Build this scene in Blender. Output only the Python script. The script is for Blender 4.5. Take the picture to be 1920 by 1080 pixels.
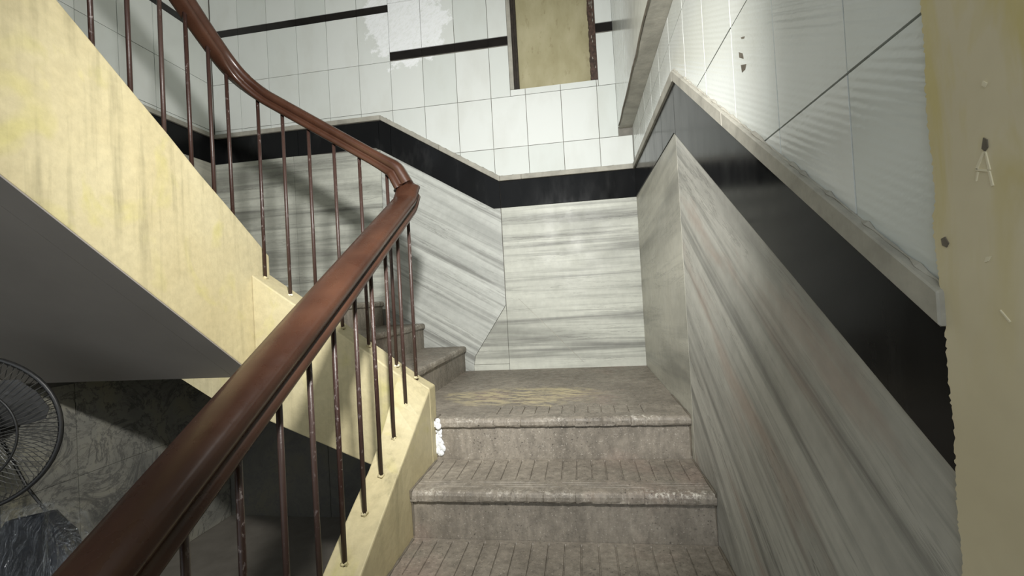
import bpy, bmesh, math, random
from mathutils import Vector, Matrix

random.seed(7)
scene = bpy.context.scene
for o in list(bpy.data.objects):
    bpy.data.objects.remove(o, do_unlink=True)

# ------------------------------------------------------------------ camera
# All layout numbers are metres relative to the eye; H lifts them so that the lobby floor is z = 0.
H = 1.4355
F_PX, YAW, PITCH, ROLL = 852.4, -0.1487, 0.0150, -0.0549
fw = Vector((math.sin(YAW) * math.cos(PITCH), math.cos(YAW) * math.cos(PITCH), math.sin(PITCH)))
r0 = Vector((math.cos(YAW), -math.sin(YAW), 0))
u0 = r0.cross(fw)
rt = math.cos(ROLL) * r0 + math.sin(ROLL) * u0
up = -math.sin(ROLL) * r0 + math.cos(ROLL) * u0
cam_data = bpy.data.cameras.new('camera')
cam = bpy.data.objects.new('camera', cam_data)
scene.collection.objects.link(cam)
cam_data.sensor_width = 36.0
cam_data.lens = F_PX * 36.0 / 1920.0
cam_data.clip_start = 0.02
m = Matrix((rt, up, -fw)).transposed().to_4x4()
m.translation = Vector((0, 0, H))
cam.matrix_world = m
scene.camera = cam

# ------------------------------------------------------------------ light
scene.view_settings.view_transform = 'Standard'
scene.view_settings.look = 'None'
scene.view_settings.gamma = 1.0
scene.view_settings.use_curve_mapping = False
scene.view_settings.exposure = 0.06
world = bpy.data.worlds.new('hall_ambient')
scene.world = world
world.use_nodes = True
bg = world.node_tree.nodes['Background']
bg.inputs['Color'].default_value = (0.90, 0.96, 1.0, 1)
bg.inputs['Strength'].default_value = 1.12

def lamp(name, kind, loc, aim, energy, color, **kw):
    ld = bpy.data.lights.new(name, kind)
    ld.energy = energy
    ld.color = color
    for k, v in kw.items():
        setattr(ld, k, v)
    lo = bpy.data.objects.new(name, ld)
    scene.collection.objects.link(lo)
    lo.location = (loc[0], loc[1], loc[2] + H)
    d = Vector(aim) - Vector(loc)
    lo.rotation_euler = d.to_track_quat('-Z', 'Y').to_euler()
    return lo

# the stairwell's bulb, just above and in front of the viewer
lamp('stair_bulb', 'SPOT', (-0.12, 0.38, 0.66), (-0.93, 2.87, 0.28), 215, (1.0, 0.985, 0.95),
     spot_size=math.radians(128), spot_blend=1.0, shadow_soft_size=0.045)

# ------------------------------------------------------------------ helpers
def tag(o, label=None, category=None, group=None, kind=None):
    if label: o['label'] = label
    if category: o['category'] = category
    if group: o['group'] = group
    if kind: o['kind'] = kind
    return o

def link(o, parent=None):
    scene.collection.objects.link(o)
    if parent is not None:
        o.parent = parent
        o.matrix_parent_inverse = parent.matrix_world.inverted() if False else Matrix.Translation(-parent.location)
    return o

def thing(name, loc, label, category, group=None, kind=None):
    e = bpy.data.objects.new(name, None)
    e.empty_display_size = 0.1
    e.location = (loc[0], loc[1], loc[2] + H)
    scene.collection.objects.link(e)
    return tag(e, label, category, group, kind)

def obj(name, bm, mat, parent=None, smooth=False, bevel=0.0, segs=2):
    """bmesh in eye-relative metres -> one mesh object with its origin at its own centre"""
    me = bpy.data.meshes.new(name)
    bmesh.ops.recalc_face_normals(bm, faces=bm.faces[:])
    vs = [v.co for v in bm.verts]
    c = Vector([(min(v[i] for v in vs) + max(v[i] for v in vs)) / 2 for i in range(3)])
    for v in bm.verts:
        v.co -= c
    if smooth:
        for f in bm.faces: f.smooth = True
    bm.to_mesh(me)
    bm.free()
    me.materials.append(mat)
    o = bpy.data.objects.new(name, me)
    o.location = c + Vector((0, 0, H))
    if bevel > 0:
        b = o.modifiers.new('soft_edge', 'BEVEL')
        b.width = bevel
        b.segments = segs
        b.limit_method = 'ANGLE'
    return link(o, parent)

def box_bm(x0, x1, y0, y1, z0, z1, bm=None):
    bm = bm or bmesh.new()
    vs = [bm.verts.new((x, y, z)) for x in (x0, x1) for y in (y0, y1) for z in (z0, z1)]
    for f in ((0, 1, 3, 2), (4, 6, 7, 5), (0, 4, 5, 1), (2, 3, 7, 6), (0, 2, 6, 4), (1, 5, 7, 3)):
        bm.faces.new([vs[i] for i in f])
    return bm

def prism_bm(front, back, bm=None):
    bm = bm or bmesh.new()
    a = [bm.verts.new(p) for p in front]
    b = [bm.verts.new(p) for p in back]
    bm.faces.new(a)
    bm.faces.new(b[::-1])
    n = len(a)
    for i in range(n):
        bm.faces.new((a[i], b[i], b[(i + 1) % n], a[(i + 1) % n]))
    return bm

def loft_bm(sections, closed=True, caps=True, bm=None):
    bm = bm or bmesh.new()
    rings = [[bm.verts.new(p) for p in s] for s in sections]
    n = len(rings[0])
    for a, b in zip(rings, rings[1:]):
        for i in range(n if closed else n - 1):
            bm.faces.new((a[i], a[(i + 1) % n], b[(i + 1) % n], b[i]))
    if caps:
        bm.faces.new(rings[0][::-1])
        bm.faces.new(rings[-1])
    return bm

def tube_bm(path, rad, n=10, bm=None, caps=True, closed=False):
    pts = [Vector(p) for p in path]
    secs = []
    N = len(pts)
    prev = None
    for i, p in enumerate(pts):
        if closed:
            t = (pts[(i + 1) % N] - pts[i - 1]).normalized()
        else:
            t = (pts[min(i + 1, N - 1)] - pts[max(i - 1, 0)]).normalized()
        ref = prev if prev is not None else (Vector((0, 0, 1)) if abs(t.z) < 0.9 else Vector((1, 0, 0)))
        a = (ref - t * ref.dot(t)).normalized()
        b = t.cross(a)
        prev = a
        rr = rad[i] if isinstance(rad, (list, tuple)) else rad
        secs.append([p + a * (rr * math.cos(2 * math.pi * k / n)) + b * (rr * math.sin(2 * math.pi * k / n)) for k in range(n)])
    if closed:
        secs.append(secs[0])
        bm = loft_bm(secs, True, False, bm)
        bmesh.ops.remove_doubles(bm, verts=bm.verts[:], dist=1e-6)
        return bm
    return loft_bm(secs, True, caps, bm)

def lathe_bm(origin, axis, profile, n=24, bm=None):
    """profile: (distance along axis, radius)"""
    axis = Vector(axis).normalized()
    ref = Vector((0, 0, 1)) if abs(axis.z) < 0.9 else Vector((1, 0, 0))
    a = (ref - axis * ref.dot(axis)).normalized()
    b = axis.cross(a)
    o = Vector(origin)
    secs = [[o + axis * h + a * (r * math.cos(2 * math.pi * k / n)) + b * (r * math.sin(2 * math.pi * k / n)) for k in range(n)] for h, r in profile]
    return loft_bm(secs, True, True, bm)

# a pixel of the photograph gives a direction; the plane it lies on gives the distance
def ray(px, py):
    return fw * F_PX + rt * (px - 960) + up * (540 - py)
def at_x(px, py, x):
    d = ray(px, py); return d * (x / d.x)
def at_y(px, py, y):
    d = ray(px, py); return d * (y / d.y)
def at_z(px, py, z):
    d = ray(px, py); return d * (z / d.z)

# ------------------------------------------------------------------ materials
def new_mat(name):
    mt = bpy.data.materials.new(name)
    mt.use_nodes = True
    nt = mt.node_tree
    return mt, nt, nt.nodes['Principled BSDF']

class N:
    def __init__(s, nt): s.nt = nt
    def add(s, t, **kw):
        n = s.nt.nodes.new(t)
        for k, v in kw.items(): setattr(n, k, v)
        return n
    def l(s, a, b): s.nt.links.new(a, b)
    def pos(s):
        return s.add('ShaderNodeNewGeometry').outputs['Position']
    def mapped(s, scale=(1, 1, 1), rot=(0, 0, 0), loc=(0, 0, 0), src=None):
        # rotate first, then stretch
        src = src or s.pos()
        r = s.add('ShaderNodeMapping', vector_type='POINT')
        r.inputs['Rotation'].default_value = rot
        r.inputs['Location'].default_value = loc
        s.l(src, r.inputs['Vector'])
        k = s.add('ShaderNodeMapping', vector_type='POINT')
        k.inputs['Scale'].default_value = scale
        s.l(r.outputs[0], k.inputs['Vector'])
        return k.outputs[0]
    def noise(s, vec, scale, detail=4, rough=0.55, dist=0.0):
        n = s.add('ShaderNodeTexNoise')
        n.inputs['Scale'].default_value = scale
        n.inputs['Detail'].default_value = detail
        n.inputs['Roughness'].default_value = rough
        n.inputs['Distortion'].default_value = dist
        s.l(vec, n.inputs['Vector'])
        return n.outputs['Fac']
    def vor(s, vec, scale, out='Distance', feature='F1'):
        n = s.add('ShaderNodeTexVoronoi', feature=feature)
        n.inputs['Scale'].default_value = scale
        s.l(vec, n.inputs['Vector'])
        return n.outputs[out]
    def ramp(s, fac, stops, interp='LINEAR'):
        n = s.add('ShaderNodeValToRGB')
        cr = n.color_ramp
        cr.interpolation = interp
        while len(cr.elements) < len(stops): cr.elements.new(0.5)
        for e, (p, c) in zip(cr.elements, stops):
            e.position = p
            e.color = (c, c, c, 1) if isinstance(c, (int, float)) else (*c, 1)
        s.l(fac, n.inputs['Fac'])
        return n.outputs['Color']
    def mix(s, fac, a, b, mode='MIX'):
        n = s.add('ShaderNodeMix', data_type='RGBA', blend_type=mode)
        for sock, v in ((n.inputs['Factor'], fac), (n.inputs['A'], a), (n.inputs['B'], b)):
            if isinstance(v, (int, float)): sock.default_value = v if sock.type == 'VALUE' else (v, v, v, 1)
            elif isinstance(v, tuple): sock.default_value = (*v, 1)
            else: s.l(v, sock)
        return n.outputs['Result']
    def math(s, op, a, b=0.0):
        n = s.add('ShaderNodeMath', operation=op)
        for i, v in enumerate((a, b)):
            if isinstance(v, (int, float)): n.inputs[i].default_value = v
            else: s.l(v, n.inputs[i])
        return n.outputs[0]
    def sep(s, v):
        n = s.add('ShaderNodeSeparateXYZ')
        s.l(v, n.inputs[0])
        return n.outputs
    def bump(s, h, strength, dist, bsdf):
        n = s.add('ShaderNodeBump')
        n.inputs['Strength'].default_value = strength
        n.inputs['Distance'].default_value = dist
        s.l(h, n.inputs['Height'])
        s.l(n.outputs[0], bsdf.inputs['Normal'])
    def rnd(s):
        return s.add('ShaderNodeObjectInfo').outputs['Random']

def plain(name, col, rough=0.5, metal=0.0, noise=0.0, nscale=20, spec=0.5):
    mt, nt, b = new_mat(name)
    b.inputs['Roughness'].default_value = rough
    b.inputs['Metallic'].default_value = metal
    b.inputs['Specular IOR Level'].default_value = spec
    n = N(nt)
    f = n.noise(n.pos(), nscale)
    c = n.ramp(f, [(0.3, tuple(x * (1 - noise) for x in col)), (0.7, tuple(min(1, x * (1 + noise)) for x in col))])
    n.l(c, b.inputs['Base Color'])
    return mt

def m_tile(name, ribs=False, patch=False):
    mt, nt, b = new_mat(name)
    n = N(nt)
    p = n.pos()
    base = n.mix(n.rnd(), (0.70, 0.735, 0.70), (0.78, 0.805, 0.775))
    grime = n.ramp(n.noise(n.mapped((2.2, 2.2, 1.0)), 2.5, 5), [(0.50, 0.0), (0.80, 0.38)])
    base = n.mix(grime, base, (0.55, 0.55, 0.49))
    spots = n.ramp(n.vor(p, 9.0), [(0.0, 1.0), (0.022, 0.0)])
    keep = n.ramp(n.noise(p, 5.0), [(0.60, 0.0), (0.66, 0.8)])
    base = n.mix(n.math('MULTIPLY', spots, keep), base, (0.22, 0.20, 0.17))
    rough = n.ramp(n.noise(p, 14, 4), [(0.3, 0.10), (0.75, 0.24)])
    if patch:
        # lamp glare on scratched glaze, painted in as an irregular whiter, rougher patch
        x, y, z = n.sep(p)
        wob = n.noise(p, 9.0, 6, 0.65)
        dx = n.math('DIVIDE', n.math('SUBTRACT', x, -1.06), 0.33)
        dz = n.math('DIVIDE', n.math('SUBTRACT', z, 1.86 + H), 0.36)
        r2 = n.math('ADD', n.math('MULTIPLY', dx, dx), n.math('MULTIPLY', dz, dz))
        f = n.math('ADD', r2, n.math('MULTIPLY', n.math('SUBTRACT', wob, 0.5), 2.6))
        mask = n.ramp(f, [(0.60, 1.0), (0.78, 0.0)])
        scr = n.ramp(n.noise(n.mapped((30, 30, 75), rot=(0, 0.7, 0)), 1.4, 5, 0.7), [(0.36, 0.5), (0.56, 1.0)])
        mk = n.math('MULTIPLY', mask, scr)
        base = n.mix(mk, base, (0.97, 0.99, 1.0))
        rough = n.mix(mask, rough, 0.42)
    n.l(base, b.inputs['Base Color'])
    n.l(rough, b.inputs['Roughness'])
    if ribs:
        w = n.add('ShaderNodeTexWave', wave_type='BANDS', bands_direction='Z')
        w.inputs['Scale'].default_value = 26.0
        w.inputs['Distortion'].default_value = 1.6
        w.inputs['Detail'].default_value = 2
        w.inputs['Detail Scale'].default_value = 3.0
        n.l(n.mapped((1, 1, 1), rot=(math.radians(-28), 0, 0)), w.inputs['Vector'])
        n.bump(w.outputs['Fac'], 0.16, 0.0016, b)
    else:
        n.bump(n.noise(p, 6, 2), 0.12, 0.004, b)
    return mt

def m_marble(name, wall, angle, tint=(0.51, 0.52, 0.46), dark=0.15, pink=0.0, soft=1.0, fine=24.0):
    """grey-green streaky marble; wall 'b' runs in x/z, 'r' in y/z; angle tilts the streaks"""
    mt, nt, b = new_mat(name)
    n = N(nt)
    rot = (0, angle, 0) if wall == 'b' else (angle, 0, 0)
    sc = (0.55, 0.55, 1.0)
    v = n.mapped((0.55, 0.55, fine), rot)
    v2 = n.mapped((0.8, 0.8, fine * 0.40), rot, (3.1, 1.7, 0.4))
    v3 = n.mapped((1.6, 1.6, fine * 1.7), rot, (7.1, 2.2, 5.4))
    a = n.noise(v2, 1.0, 3, 0.5, 0.6)
    f = n.noise(v, 1.0, 6, 0.62, 0.5)
    g = n.noise(v3, 1.0, 5, 0.7, 0.8)
    lo = tuple(c * 0.62 for c in tint)
    hi = tuple(min(1, c * 1.18) for c in tint)
    c = n.ramp(a, [(0.32, lo), (0.50, tint), (0.68, hi)])
    streak = n.ramp(f, [(0.33, 1.0), (0.50, 0.0)])
    c = n.mix(n.math('MULTIPLY', streak, min(1.0, 0.70 * soft)), c, (dark, dark * 1.0, dark * 0.92))
    thin = n.ramp(g, [(0.475, 0.0), (0.497, 1.0), (0.52, 0.0)])
    patch = n.ramp(n.noise(v2, 1.7, 3), [(0.48, 0.0), (0.62, 1.0)])
    c = n.mix(n.math('MULTIPLY', n.math('MULTIPLY', thin, patch), 0.55 * soft), c, (dark * 0.7, dark * 0.68, dark * 0.6))
    if pink:
        pk = n.ramp(n.noise(n.mapped((1.0, 1.0, 6), rot, (1.3, 4.2, 2.4)), 1.6, 4), [(0.56, 0.0), (0.70, pink)])
        c = n.mix(pk, c, (0.36, 0.27, 0.22))
    gr = n.ramp(n.noise(n.pos(), 34, 3), [(0.3, 0.93), (0.7, 1.05)])
    c = n.mix(1.0, c, gr, 'MULTIPLY')
    n.l(c, b.inputs['Base Color'])
    rr = n.ramp(n.noise(n.pos(), 11, 4), [(0.3, 0.38), (0.75, 0.58)])
    n.l(rr, b.inputs['Roughness'])
    n.bump(f, 0.12, 0.003, b)
    b.inputs['Specular IOR Level'].default_value = 0.35
    return mt

def m_black(name):
    mt, nt, b = new_mat(name)
    n = N(nt)
    p = n.pos()
    sp = n.ramp(n.vor(p, 60), [(0.0, 1.0), (0.06, 0.0)])
    keep = n.ramp(n.noise(p, 23), [(0.66, 0.0), (0.70, 0.9)])
    c = n.mix(n.math('MULTIPLY', sp, keep), (0.010, 0.0105, 0.011), (0.45, 0.45, 0.45))
    dust = n.ramp(n.noise(n.mapped((5, 5, 1.6)), 2.0, 6, 0.65), [(0.55, 0.0), (0.85, 0.07)])
    c = n.mix(dust, c, (0.30, 0.30, 0.29))
    n.l(c, b.inputs['Base Color'])
    n.l(n.ramp(n.noise(n.mapped((8, 8, 3)), 2.2, 5), [(0.3, 0.10), (0.8, 0.26)]), b.inputs['Roughness'])
    b.inputs['Specular IOR Level'].default_value = 0.10
    return mt

def m_cream(name):
    mt, nt, b = new_mat(name)
    n = N(nt)
    p = n.pos()
    c = n.ramp(n.noise(p, 2.2, 4), [(0.3, (0.49, 0.42, 0.24)), (0.7, (0.56, 0.50, 0.315))])
    yel = n.ramp(n.noise(n.mapped((2.4, 2.4, 1.7), loc=(0.3, 0.62, 0.2)), 2.4, 3, 0.5, 0.8), [(0.57, 0.0), (0.72, 0.5)])
    c = n.mix(yel, c, (0.51, 0.47, 0.14))
    drip = n.ramp(n.noise(n.mapped((26, 26, 1.6)), 1.0, 4, 0.6), [(0.50, 0.0), (0.72, 0.75)])
    area = n.ramp(n.noise(n.mapped((1.5, 1.5, 1.1), loc=(4, 1, 2)), 2.0, 3), [(0.38, 0.1), (0.62, 1.0)])
    c = n.mix(n.math('MULTIPLY', drip, area), c, (0.27, 0.24, 0.14))
    mott = n.ramp(n.noise(p, 36, 5, 0.7), [(0.35, 0.90), (0.65, 1.04)])
    c = n.mix(1.0, c, mott, 'MULTIPLY')
    n.l(c, b.inputs['Base Color'])
    b.inputs['Roughness'].default_value = 0.6
    h = n.math('ADD', n.noise(p, 9, 5, 0.6), n.math('MULTIPLY', n.noise(p, 60, 3), 0.25))
    n.bump(h, 0.35, 0.008, b)
    return mt

def m_pier(name):
    mt, nt, b = new_mat(name)
    n = N(nt)
    p = n.pos()
    c = n.ramp(n.noise(p, 4.5, 4), [(0.3, (0.62, 0.55, 0.37)), (0.7, (0.74, 0.67, 0.475))])
    st = n.ramp(n.noise(n.mapped((9, 9, 2.4)), 1.8, 4, 0.6, 0.5), [(0.46, 0.0), (0.64, 0.9)])
    x, y, z = n.sep(p)
    hi = n.ramp(n.math('SUBTRACT', z, 1.30), [(0.0, 0.0), (0.25, 1.0)])
    c = n.mix(n.math('MULTIPLY', st, hi), c, (0.62, 0.53, 0.22))
    n.l(c, b.inputs['Base Color'])
    b.inputs['Roughness'].default_value = 0.42
    n.bump(n.noise(p, 16, 4), 0.35, 0.006, b)
    return mt

def m_terrazzo(name):
    mt, nt, b = new_mat(name)
    n = N(nt)
    p = n.pos()
    c = n.ramp(n.noise(p, 3.2, 5), [(0.3, (0.185, 0.163, 0.132)), (0.7, (0.315, 0.28, 0.23))])
    pink = n.ramp(n.noise(n.mapped((1, 1, 1), loc=(2.3, 0.4, 0.9)), 2.6, 3), [(0.56, 0.0), (0.70, 0.6)])
    c = n.mix(pink, c, (0.32, 0.235, 0.195))
    dirt = n.ramp(n.noise(n.mapped((14, 14, 3)), 1.2, 5, 0.65), [(0.45, 0.0), (0.75, 0.5)])
    c = n.mix(dirt, c, (0.12, 0.105, 0.085))
    big = n.ramp(n.noise(n.mapped((1, 1, 1), loc=(9, 3, 5)), 4.5, 3), [(0.38, 0.15), (0.62, 1.0)])
    dk = n.math('MULTIPLY', n.ramp(n.noise(p, 120, 2, 0.5), [(0.63, 0.0), (0.68, 0.85)]), big)
    c = n.mix(dk, c, (0.055, 0.046, 0.038))
    wh = n.math('MULTIPLY', n.ramp(n.noise(n.mapped((1, 1, 1), loc=(3, 8, 1)), 150, 2, 0.5), [(0.64, 0.0), (0.70, 0.7)]), 0.8)
    c = n.mix(wh, c, (0.50, 0.46, 0.40))
    mot = n.ramp(n.noise(n.mapped((1, 1, 0.45)), 45, 4, 0.7), [(0.32, 0.74), (0.68, 1.22)])
    c = n.mix(1.0, c, mot, 'MULTIPLY')
    at = n.add('ShaderNodeAttribute', attribute_name='wear')
    wn = n.ramp(n.noise(n.mapped((1, 1, 1)), 75, 4, 0.75), [(0.50, 0.0), (0.60, 1.0)])
    wa = n.ramp(n.noise(n.mapped((1, 1, 1), loc=(1, 5, 0)), 5, 3), [(0.46, 0.0), (0.66, 0.9)])
    w = n.math('MULTIPLY', n.math('MULTIPLY', at.outputs['Fac'], wn), wa)
    c = n.mix(w, c, (0.70, 0.66, 0.58))
    n.l(c, b.inputs['Base Color'])
    n.l(n.ramp(n.noise(p, 30), [(0.3, 0.45), (0.7, 0.75)]), b.inputs['Roughness'])
    h = n.math('ADD', n.noise(p, 55, 5, 0.7), n.math('MULTIPLY', n.noise(p, 8, 3), 1.2))
    n.bump(h, 0.45, 0.005, b)
    return mt

def m_landing(name):
    """terrazzo with the yellowish scraped smear on the landing"""
    mt = m_terrazzo(name)
    nt = mt.node_tree
    n = N(nt)
    b = nt.nodes['Principled BSDF']
    src = b.inputs['Base Color'].links[0].from_socket
    p = n.pos()
    x, y, z = n.sep(p)
    dx = n.math('DIVIDE', n.math('SUBTRACT', x, -0.30), 0.42)
    dy = n.math('DIVIDE', n.math('SUBTRACT', y, 2.12), 0.20)
    r2 = n.math('ADD', n.math('MULTIPLY', dx, dx), n.math('MULTIPLY', dy, dy))
    f = n.math('ADD', r2, n.math('MULTIPLY', n.math('SUBTRACT', n.noise(p, 5, 5), 0.5), 2.0))
    mask = n.ramp(f, [(0.45, 1.0), (0.95, 0.0)])
    st = n.ramp(n.noise(n.mapped((9, 34, 9), rot=(0, 0, 0.25)), 1.3, 5, 0.7, 0.4), [(0.46, 0.0), (0.56, 1.0)])
    c = n.mix(n.math('MULTIPLY', mask, st), src, (0.50, 0.43, 0.27))
    n.l(c, b.inputs['Base Color'])
    return mt

def m_rail(name):
    mt, nt, b = new_mat(name)
    n = N(nt)
    p = n.pos()
    c = n.ramp(n.noise(p, 7, 4), [(0.3, (0.034, 0.0135, 0.008)), (0.7, (0.060, 0.026, 0.015))])
    sp = n.ramp(n.vor(p, 30), [(0.0, 1.0), (0.045, 0.0)])
    keep = n.ramp(n.noise(p, 12), [(0.56, 0.0), (0.6, 0.9)])
    c = n.mix(n.math('MULTIPLY', sp, keep), c, (0.50, 0.40, 0.34))
    n.l(c, b.inputs['Base Color'])
    n.l(n.ramp(n.noise(p, 18, 4), [(0.3, 0.22), (0.75, 0.40)]), b.inputs['Roughness'])
    n.bump(n.noise(p, 22, 3), 0.15, 0.003, b)
    return mt

def m_bar(name):
    mt, nt, b = new_mat(name)
    n = N(nt)
    p = n.pos()
    c = n.mix(n.rnd(), (0.034, 0.015, 0.011), (0.052, 0.030, 0.024))
    worn = n.ramp(n.noise(n.mapped((1, 1, 0.5)), 95, 4, 0.7), [(0.58, 0.0), (0.66, 0.75)])
    zone = n.ramp(n.noise(n.mapped((2.5, 2.5, 0.9)), 2.0, 2), [(0.45, 0.0), (0.6, 1.0)])
    c = n.mix(n.math('MULTIPLY', worn, zone), c, (0.30, 0.26, 0.25))
    n.l(c, b.inputs['Base Color'])
    b.inputs['Roughness'].default_value = 0.42
    n.bump(n.noise(p, 70, 3), 0.25, 0.003, b)
    return mt

def m_cement(name, col=(0.40, 0.385, 0.33)):
    mt, nt, b = new_mat(name)
    n = N(nt)
    p = n.pos()
    c = n.ramp(n.noise(p, 12, 5, 0.65), [(0.3, tuple(x * 0.7 for x in col)), (0.7, tuple(x * 1.15 for x in col))])
    n.l(c, b.inputs['Base Color'])
    b.inputs['Roughness'].default_value = 0.65
    n.bump(n.noise(p, 40, 5), 0.4, 0.004, b)
    return mt

def m_lower_marble(name, k=0.80):
    mt, nt, b = new_mat(name)
    n = N(nt)
    p = n.pos()
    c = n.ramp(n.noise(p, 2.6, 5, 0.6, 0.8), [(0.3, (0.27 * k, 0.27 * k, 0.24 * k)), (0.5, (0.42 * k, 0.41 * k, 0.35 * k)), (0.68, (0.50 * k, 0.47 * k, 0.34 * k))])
    v = n.ramp(n.noise(p, 3.4, 7, 0.68, 1.2), [(0.475, 0.0), (0.50, 1.0), (0.53, 0.0)])
    c = n.mix(n.math('MULTIPLY', v, 0.8), c, (0.10, 0.10, 0.095))
    v2 = n.ramp(n.noise(n.mapped((1, 1, 1), loc=(4, 2, 7)), 6.5, 6, 0.7, 0.8), [(0.48, 0.0), (0.5, 0.6), (0.525, 0.0)])
    c = n.mix(v2, c, (0.14, 0.135, 0.12))
    n.l(c, b.inputs['Base Color'])
    b.inputs['Roughness'].default_value = 0.35
    return mt

def m_panel(name):
    mt, nt, b = new_mat(name)
    n = N(nt)
    p = n.pos()
    c = n.ramp(n.noise(n.mapped((3, 3, 1.4)), 3.0, 5), [(0.3, (0.34, 0.305, 0.17)), (0.7, (0.46, 0.42, 0.265))])
    d = n.ramp(n.noise(n.mapped((22, 22, 9)), 1.2, 4, 0.7), [(0.58, 0.0), (0.72, 0.6)])
    c = n.mix(d, c, (0.22, 0.18, 0.085))
    sp = n.ramp(n.vor(p, 14), [(0.0, 1.0), (0.05, 0.0)])
    c = n.mix(n.math('MULTIPLY', sp, 0.6), c, (0.16, 0.13, 0.06))
    n.l(c, b.inputs['Base Color'])
    b.inputs['Roughness'].default_value = 0.7
    n.bump(n.noise(p, 14, 4), 0.3, 0.006, b)
    return mt

def m_film(name):
    mt, nt, b = new_mat(name)
    n = N(nt)
    p = n.pos()
    out = nt.nodes['Material Output']
    tr = n.add('ShaderNodeBsdfTransparent')
    gl = n.add('ShaderNodeBsdfGlossy')
    gl.inputs['Roughness'].default_value = 0.07
    gl.inputs['Color'].default_value = (0.9, 0.93, 0.95, 1)
    df = n.add('ShaderNodeBsdfDiffuse')
    df.inputs['Color'].default_value = (0.55, 0.58, 0.6, 1)
    bp = n.add('ShaderNodeBump')
    bp.inputs['Strength'].default_value = 1.0
    bp.inputs['Distance'].default_value = 0.04
    n.l(n.noise(n.mapped((14, 14, 5), rot=(0.3, 0.4, 0)), 1.6, 4, 0.6, 1.5), bp.inputs['Height'])
    n.l(bp.outputs[0], gl.inputs['Normal'])
    m1 = n.add('ShaderNodeMixShader'); m1.inputs[0].default_value = 0.30
    n.l(df.outputs[0], m1.inputs[1]); n.l(gl.outputs[0], m1.inputs[2])
    m1.inputs[0].default_value = 0.85
    m2 = n.add('ShaderNodeMixShader'); m2.inputs[0].default_value = 0.10
    n.l(tr.outputs[0], m2.inputs[1]); n.l(m1.outputs[0], m2.inputs[2])
    n.l(m2.outputs[0], out.inputs['Surface'])
    return mt

SLOPE_B = math.atan(0.60)
M = dict(
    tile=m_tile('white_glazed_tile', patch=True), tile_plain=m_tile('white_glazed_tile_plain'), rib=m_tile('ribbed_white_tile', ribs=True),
    grout=plain('grout', (0.20, 0.19, 0.165), 0.85, noise=0.2),
    marble=m_marble('streaked_marble_level', 'b', 0.0),
    marble_up=m_marble('streaked_marble_sloping', 'b', -SLOPE_B, tint=(0.50, 0.515, 0.48)),
    marble_rl=m_marble('streaked_marble_side', 'r', 0.06, tint=(0.49, 0.48, 0.41), soft=0.6, fine=12),
    marble_rs=m_marble('streaked_marble_ramp', 'r', -math.atan(0.64), tint=(0.47, 0.465, 0.42), dark=0.13, pink=0.6, soft=1.1, fine=17),
    black=m_black('polished_black_granite'), cement=m_cement('cement_coping'),
    cream=m_cream('cream_wall_paint'), pier=m_pier('ochre_gloss_paint'),
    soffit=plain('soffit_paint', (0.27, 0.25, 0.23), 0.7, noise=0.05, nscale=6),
    terrazzo=m_terrazzo('worn_terrazzo'), landing=m_landing('worn_terrazzo_landing'),
    rail=m_rail('brown_handrail_gloss'), bar=m_bar('brown_painted_iron'),
    white=plain('white_putty', (0.78, 0.80, 0.82), 0.7, noise=0.1, nscale=60),
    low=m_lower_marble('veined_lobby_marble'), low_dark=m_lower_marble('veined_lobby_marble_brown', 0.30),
    wood=plain('dark_wood', (0.026, 0.019, 0.013), 0.6, noise=0.5, nscale=40),
    oldwood=plain('chipped_red_wood', (0.060, 0.034, 0.024), 0.6, noise=0.7, nscale=55),
    panel=m_panel('ochre_board'), strip=plain('black_listello', (0.012, 0.010, 0.010), 0.14, noise=0.3),
    fan=plain('fan_black', (0.022, 0.022, 0.022), 0.4), blade=plain('fan_blade_grey', (0.06, 0.06, 0.06), 0.35),
    fan_wire=plain('fan_wire_grey', (0.11, 0.11, 0.105), 0.35, metal=0.4),
    navy=plain('navy_upholstery', (0.010, 0.0125, 0.020), 0.65, noise=0.2), film=m_film('clear_plastic_wrap'),
    dirt=plain('brown_dirt', (0.15, 0.13, 0.10), 0.8, noise=0.3), chip=plain('pale_chip', (0.80, 0.74, 0.55), 0.6),
    floor=plain('lobby_floor_stone', (0.22, 0.20, 0.17), 0.4, noise=0.15, nscale=9),
    plaster=plain('upper_plaster', (0.62, 0.60, 0.52), 0.8, noise=0.05),
)

# ------------------------------------------------------------------ room layout (eye-relative metres)
YB, XR, XL = 2.871, 0.3734, -2.5026            # back, right, left finished wall faces
ZF = -H                                         # lobby floor
TOP = 2.75                                      # ceiling
R_, T_ = 0.16, 0.285                            # riser, tread
ZL, YN = -0.4755, 1.737                         # lower landing level, its nosing
XC = -0.600                                     # kerb face beside the lower steps
Z2 = ZL + 3 * R_                                # upper landing level
XS = [-0.7494, -1.0205, -1.2962]                # risers of the short flight
YW0, YW1 = 1.66, 1.765                          # kerb of the short flight: front, back
XW = -1.31                                      # well face of the upper flight
PIER = 0.527                                    # where the painted pier starts on the right wall

def pt(w, u, v, d):
    return {'b': (u, YB - d, v), 'r': (XR - d, u, v), 'l': (XL + d, u, v)}[w]

def slab(name, w, poly, d0, d1, mat, parent, chamfer=0.0):
    bm = prism_bm([pt(w, u, v, d1) for u, v in poly], [pt(w, u, v, d0) for u, v in poly])
    return obj(name, bm, mat, parent, bevel=chamfer, segs=1)

def lin(pts):
    pts = sorted(pts)
    def f(u):
        if u <= pts[0][0]: return pts[0][1]
        for (a, b), (c, d) in zip(pts, pts[1:]):
            if u <= c: return b + (d - b) * (u - a) / (c - a)
        return pts[-1][1]
    f.br = [p[0] for p in pts]
    return f

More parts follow.
